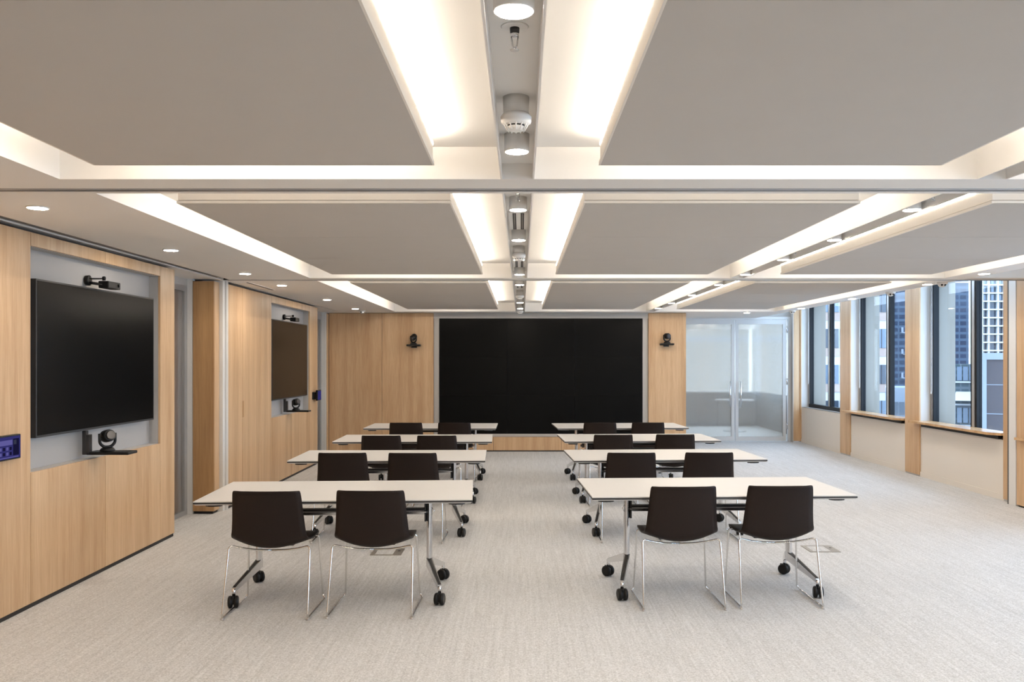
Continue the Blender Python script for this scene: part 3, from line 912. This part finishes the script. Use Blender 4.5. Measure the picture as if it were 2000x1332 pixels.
# ------------------------------------------------------------------ tables
TW, TD, TH = 1.79, 0.93, 0.722
def make_table():
    o = empty('folding_table')
    w, d = TW / 2, TD / 2
    MB().bbox(-w, w, -d, d, TH - .008, TH, .002).build('tabletop', 'table_white', o)
    MB().bbox(-w, w, -d, d, TH - .019, TH - .008, .001).build('edge_band', 'black_satin', o)
    MB().hexa([(-w + .012, -d + .012, TH - .027), (w - .012, -d + .012, TH - .027), (w - .012, d - .012, TH - .027), (-w + .012, d - .012, TH - .027),
               (-w + .001, -d + .001, TH - .019), (w - .001, -d + .001, TH - .019), (w - .001, d - .001, TH - .019), (-w + .001, d - .001, TH - .019)]).build('underside', 'table_white', o)
    MB().bbox(-.57, .57, -.035, .035, .632, .655, .004).build('tilt_rail', 'black_satin', o)
    MB().bbox(-.57, .57, -.028, .028, .548, .578, .006).bbox(-.57, .57, -.034, .034, .562, .572, .002).build('stretcher', 'steel', o)
    MB().bbox(-.56, .56, -.029, .029, .5785, .592, .003).build('stretcher_cover', 'black_satin', o)
    for s in (-1, 1):
        cx = s * .59
        col = MB()
        prof = []
        for k in range(16):
            a = 2 * math.pi * k / 16
            prof.append((cx + .021 * math.cos(a), .036 * math.sin(a)))
        col.prism(prof, .185, .672)
        lg = col.build('leg', 'steel', o)
        MB().bbox(cx - s * .027 - .006, cx - s * .027 + .006, -.030, .030, .50, .66, .002).build('leg_cover', 'black_satin', lg)
        MB().tube([(cx + s * .021, -.036, .60), (cx + s * .038, -.045, .575), (cx + s * .021, -.040, .548)], .0025, 6, closed=True).build('release_loop', 'steel', lg)
        MB().hexa([(cx - .03, -.07, .662), (cx + .03, -.07, .662), (cx + .03, .07, .662), (cx - .03, .07, .662),
                   (cx - .06, -.24, .695), (cx + .06, -.24, .695), (cx + .06, .24, .695), (cx - .06, .24, .695)]).build('tilt_bracket', 'black_satin', o)
        for f in (-1, 1):
            ex, ey = cx + s * .085, f * .325
            dx, dy = ex - cx, ey
            ln = math.hypot(dx, dy); nx, ny = -dy / ln, dx / ln
            a, b = .021, .013
            p0 = (cx, f * .02)
            arm = MB().hexa([(p0[0] + nx * a, p0[1] + ny * a, .185), (p0[0] - nx * a, p0[1] - ny * a, .185), (ex - nx * b, ey - ny * b, .105), (ex + nx * b, ey + ny * b, .105),
                             (p0[0] + nx * a, p0[1] + ny * a, .245), (p0[0] - nx * a, p0[1] - ny * a, .245), (ex - nx * b, ey - ny * b, .132), (ex + nx * b, ey + ny * b, .132)])
            ft = arm.build('foot', 'steel', o)
            MB().hexa([(p0[0] + nx * .012, p0[1] + ny * .012, .2452), (p0[0] - nx * .012, p0[1] - ny * .012, .2452), (ex - nx * .008, ey - ny * .008, .1322), (ex + nx * .008, ey + ny * .008, .1322),
                       (p0[0] + nx * .012, p0[1] + ny * .012, .2475), (p0[0] - nx * .012, p0[1] - ny * .012, .2475), (ex - nx * .008, ey - ny * .008, .1345), (ex + nx * .008, ey + ny * .008, .1345)]).build('foot_inlay', 'black_satin', ft)
            st = MB().lathe([(.011, .075), (.013, .125)], 12, loc=(ex, ey, 0)).build('caster_stem', 'steel', o)
            ang = {(-1, -1): 10, (-1, 1): 40, (1, -1): -14, (1, 1): 48}[(s, f)]
            wh = MB()
            for q in (-1, 1):
                prof = [(.028, -.015), (.038, -.011), (.041, 0), (.038, .011), (.028, .015)]
                wh.lathe(prof, 20, axis='X', loc=(q * .019, 0, .041))
            wh.box(-.005, .005, -.03, .03, .03, .078)
            wh.turn(R(ang))
            wh.v = [(p[0] + ex, p[1] + ey + f * .012, p[2]) for p in wh.v]
            cs = wh.build('caster', 'black_plastic', o)
        for f in (-1, 1):
            MB().prism([(s * .79 + .055 * math.cos(R(a_)), f * .37 + .035 * math.sin(R(a_))) for a_ in range(0, 360, 30)], TH - .045, TH - .0275).build('linking_tab', 'black_satin', o)
    return o

TABLES = [(-1.235, 6.09, 3.0, 'nearest', 'wood wall side'), (-1.235, 8.36, 1.5, 'second', 'wood wall side'), (-1.235, 10.24, 1.5, 'third', 'wood wall side'), (-1.235, 12.20, 0.0, 'farthest', 'wood wall side'),
          (1.345, 6.27, 2.5, 'nearest', 'window side'), (1.350, 8.43, 3.0, 'second', 'window side'), (1.360, 10.33, 3.0, 'third', 'window side'), (1.360, 12.24, 3.0, 'farthest', 'window side')]
tb = make_table()
for k, (x, y, rz, row, side) in enumerate(TABLES):
    o = tb if k == 0 else copy_tree(tb)
    o.location = (x, y, 0); o.rotation_euler = (0, 0, R(rz))
    tag(o, 'white folding training table on casters, %s row, %s' % (row, side), 'table', 'white training tables')

# ------------------------------------------------------------------ chairs
def catmull(pts, n):
    out = []
    m = len(pts)
    for i in range(m - 1):
        p0, p1, p2, p3 = pts[max(i - 1, 0)], pts[i], pts[i + 1], pts[min(i + 2, m - 1)]
        for k in range(n):
            t = k / n
            out.append([0.5 * ((2 * b) + (-a + c) * t + (2 * a - 5 * b + 4 * c - d) * t * t + (-a + 3 * b - 3 * c + d) * t ** 3) for a, b, c, d in zip(p0, p1, p2, p3)])
    out.append(list(pts[-1]))
    return out

def make_chair():
    o = empty('shell_chair')
    #        y     z     half  edge dz  edge dy
    prof = [(.512, .428, .205, -.004, -.02), (.498, .450, .226, 0, -.012), (.445, .458, .236, .004, 0), (.34, .450, .241, .012, 0), (.24, .434, .244, .030, 0),
            (.165, .423, .245, .052, .0), (.105, .430, .244, .064, .010), (.072, .464, .241, .050, .024), (.055, .53, .236, .012, .036),
            (.036, .62, .229, 0, .042), (.017, .70, .223, 0, .043), (.0, .775, .217, .003, .043), (-.006, .797, .211, .004, .043), (-.0075, .803, .199, .002, .040)]
    P = catmull(prof, 3)
    nu = 12
    bm = bmesh.new()
    grid = []
    for (y, z, h, ez, ey) in P:
        row = []
        for i in range(nu + 1):
            u = -1 + 2 * i / nu
            q = u * u
            row.append(bm.verts.new((u * h, y + ey * q, z + ez * q)))
        grid.append(row)
    for a, b in zip(grid[:-1], grid[1:]):
        for i in range(nu):
            bm.faces.new((a[i], a[i + 1], b[i + 1], b[i]))
    bmesh.ops.recalc_face_normals(bm, faces=bm.faces)
    bmesh.ops.solidify(bm, geom=list(bm.faces), thickness=0.013)
    bmesh.ops.recalc_face_normals(bm, faces=bm.faces)
    me = bpy.data.meshes.new('shell')
    for f in bm.faces: f.smooth = True
    bm.to_mesh(me); bm.free()
    me.materials.append(M['shell_brown'])
    s = bpy.data.objects.new('shell', me); sc.collection.objects.link(s); s.parent = o
    # stitched seam along the top of the back
    top = P[-3]
    sm = MB().tube([(u * top[2] * .96, top[0] - .0085 + top[4] * u * u, top[1] - .006 + top[3] * u * u) for u in [k / 8 for k in range(-8, 9)]], .0022, 6)
    sm.build('top_seam', 'shell_brown', s)
    for q in (-1, 1):
        sl = MB().tube([(0, .150, .406), (q * .10, .148, .408), (q * .19, .130, .424), (q * .258, .105, .446), (q * .268, .0, .0105), (q * .272, .47, .0105), (q * .256, .482, .028),
                        (q * .237, .445, .443), (q * .20, .43, .447), (0, .40, .432)], .0062, 8, fillet=.03)
        sl.build('sled_leg', 'chrome', o)
        MB().lathe([(.0085, .0), (.0095, .012)], 10, loc=(q * .268, .004, 0)).build('glide', 'glide_clear', o)
        MB().bbox(q * .11 - .02, q * .11 + .02, .20, .40, .424, .436, .003).build('seat_clip', 'black_satin', o)
    return o

CHAIRS = [(-1.607, 5.450, 0, 0, 0), (-0.956, 5.475, -1, 0, 1), (-1.600, 7.75, 1, 1, 0), (-.972, 7.74, -1, 1, 1), (-1.545, 9.56, 0, 2, 0), (-.930, 9.56, 1, 2, 1), (-1.540, 11.58, 0, 3, 0), (-.893, 11.58, 0, 3, 1),
          (1.063, 5.655, 2, 4, 0), (1.708, 5.690, 1, 4, 1), (.987, 7.76, 0, 5, 0), (1.689, 7.78, 0, 5, 1), (1.028, 9.67, 1, 6, 0), (1.728, 9.72, 0, 6, 1), (1.052, 11.58, 0, 7, 0), (1.700, 11.62, 0, 7, 1)]
cp = make_chair()
for k, (x, y, rz, ti, si) in enumerate(CHAIRS):
    o = cp if k == 0 else copy_tree(cp)
    o.location = (x, y, 0); o.rotation_euler = (0, 0, R(rz))
    row, side = TABLES[ti][3], TABLES[ti][4]
    if side == 'wood wall side':
        seat = ('seat nearer the wood wall', 'seat nearer the aisle')[si]
    else:
        seat = ('seat nearer the aisle', 'seat nearer the windows')[si]
    tag(o, 'dark brown shell chair, %s row, %s, %s' % (row, side, seat), 'chair', 'dark brown shell chairs')

# ------------------------------------------------------------------ city outside the windows
def far_windows(o, xs, zs, y, w, h, m, name='window', depth=.25):
    me = None
    for x in xs:
        for z in zs:
            if me is None:
                ob = MB().box(0, w, -depth, 0.05, 0, h).build(name, m, o)
                me = ob.data
            else:
                ob = bpy.data.objects.new(name, me); sc.collection.objects.link(ob); ob.parent = o
            ob.location = (x, y, z)

# banded office block
b = tag(empty('office_block', (31.5, 87, -12)), 'office block with peach and white bands across the street', 'building')
MB().box(-3.2, 5.4, 0, 14, 0, 40).build('wall', 'bld_white', b)
for k in range(9):
    zb = 2.13 + 12 + (k - 3) * 3.58
    MB().box(-3.25, 5.45, -.06, 14.05, zb, zb + .84).build('peach_band', 'bld_peach', b)
    zw = 2.97 + 12 + (k - 3) * 3.58
    for i in range(5):
        x = -3.0 + i * 1.68
        f = MB().box(x, x + 1.5, -.12, .05, zw, zw + 1.9).build('window', ('bld_glass_dark', 'bld_glass_blue')[(i + k) % 2], b)
        MB().box(x + .72, x + .78, -.16, -.12, zw, zw + 1.9).build('window_bar', 'bld_slate', f)
# navy tower
b = tag(empty('navy_tower', (46.9, 104, -20)), 'dark navy tower with small lit specks', 'building')
MB().box(-2.4, 6.55, 0, 12, 0, 90).build('wall', 'bld_navy', b)
for i, z in enumerate((14.2, 17.1, 19.6, 22.4, 25.0)):
    for x in (-1.6, -.2):
        MB().box(x + .3 * (i % 2), x + .5 + .3 * (i % 2), -.5, 0, z, z + .12).build('balcony', 'bld_pale', b)
        MB().box(x + .1, x + .35, -.05, 0, z + .12, z + .7).build('lit_window', 'bld_pale', b)
for z in (31.0,):
    MB().box(-2.6, 6.55, -.15, 0, z, z + .18).build('ledge', 'bld_peach', b)
# white balcony tower
b = tag(empty('balcony_tower', (182.5, 340, -60)), 'white apartment tower with a grid of balconies', 'building')
MB().box(-7.5, 6.6, 0, 20, 0, 160).build('wall', 'bld_glass_dark', b)
MB().box(-7.6, -6.2, -1.2, 20, 0, 160).build('edge_wall', 'bld_white', b)
MB().box(5.4, 7.2, -1.2, 20, 0, 160).build('edge_wall', 'bld_white', b)
for x in (-2.9, -0.4, 3.2):
    MB().box(x - .35, x + .35, -1.1, 0, 0, 160).build('fin', 'bld_white', b)
for k in range(38):
    z = 40 + k * 3.2
    MB().box(-6.2, 5.4, -1.3, 0, z, z + .55).build('balcony_slab', 'bld_white', b)
far_windows(b, (-2.2, .9, 3.9), [40.8 + k * 3.2 for k in range(14, 32)], -.02, 1.0, 2.1, 'bld_glass_blue')
# slate block in front of it; the street runs away at an angle, so these three stand turned
b = tag(empty('slate_block', (31.8, 60, -12), R(-27.9)), 'low slate coloured block with a pale edge below the balcony tower', 'building')
MB().box(.25, 9, 0, 9, 0, 14.05).build('wall', 'bld_slate', b)
MB().box(0, .25, -.1, 9, 0, 14.2).build('edge_wall', 'bld_pale', b)
MB().box(.25, 9, -.12, 9, 13.75, 14.2).build('parapet', 'bld_pale', b)
for z in (4, 6, 8, 10, 12):
    MB().box(.25, 9, -.03, 0, z, z + .05).build('joint', 'bld_pale', b)
# green glass low block
b = tag(empty('glass_block', (34.2, 70.5, -14), R(-26)), 'pale green glass block with white bands and an awning', 'building')
MB().box(0, 2.3, 0, 6, 0, 15.4).build('wall', 'bld_green_glass', b)
for z in (10.4, 12.1, 13.9):
    MB().box(-.03, 2.33, -.12, 0, z, z + .13).build('white_band', 'bld_white', b)
for i in range(5):
    MB().box(.1 + i * .44, .45 + i * .44, -.06, 0, 14.1, 15.2).build('window', 'bld_glass_blue', b)
    MB().box(.1 + i * .44, .45 + i * .44, -.06, 0, 10.7, 11.9).build('window', 'bld_glass_blue', b)
MB().hexa([(.75, -.9, 12.5), (2.0, -.9, 12.5), (2.05, 0, 12.55), (.8, 0, 12.55), (.9, -.1, 13.2), (2.0, -.1, 13.2), (2.05, 0, 13.2), (.95, 0, 13.2)]).build('awning', 'bld_white', b)
# low white block under the navy tower
b = tag(empty('annex_block', (31.8, 76, -14), R(-23)), 'low pale annex below the navy tower', 'building')
MB().box(0, 2.1, 0, 6, 0, 13.35).build('wall', 'bld_pale', b)
for i in range(4):
    MB().box(.1 + i * .5, .5 + i * .5, -.06, 0, 11.0, 12.1).build('window', 'bld_glass_dark', b)

b = tag(empty('added_backdrop', (8.5, 48, -12)), 'added pale backdrop that evens the glow through the frosted doors', 'building')  # invented block, added to dim and even the sky behind the frosted doors
MB().box(-5, 7.0, 0, 8, 0, 40).build('wall', 'backdrop_pale', b)
for k in range(5):
    MB().box(-5.02, 7.02, -.03, 8.02, 8 + k * 3.4, 8.12 + k * 3.4).build('joint', 'bld_pale', b)
struct(box('ground', 'bld_slate', -40, 420, 6.2, 420, -30.2, -30), 'street level far below')
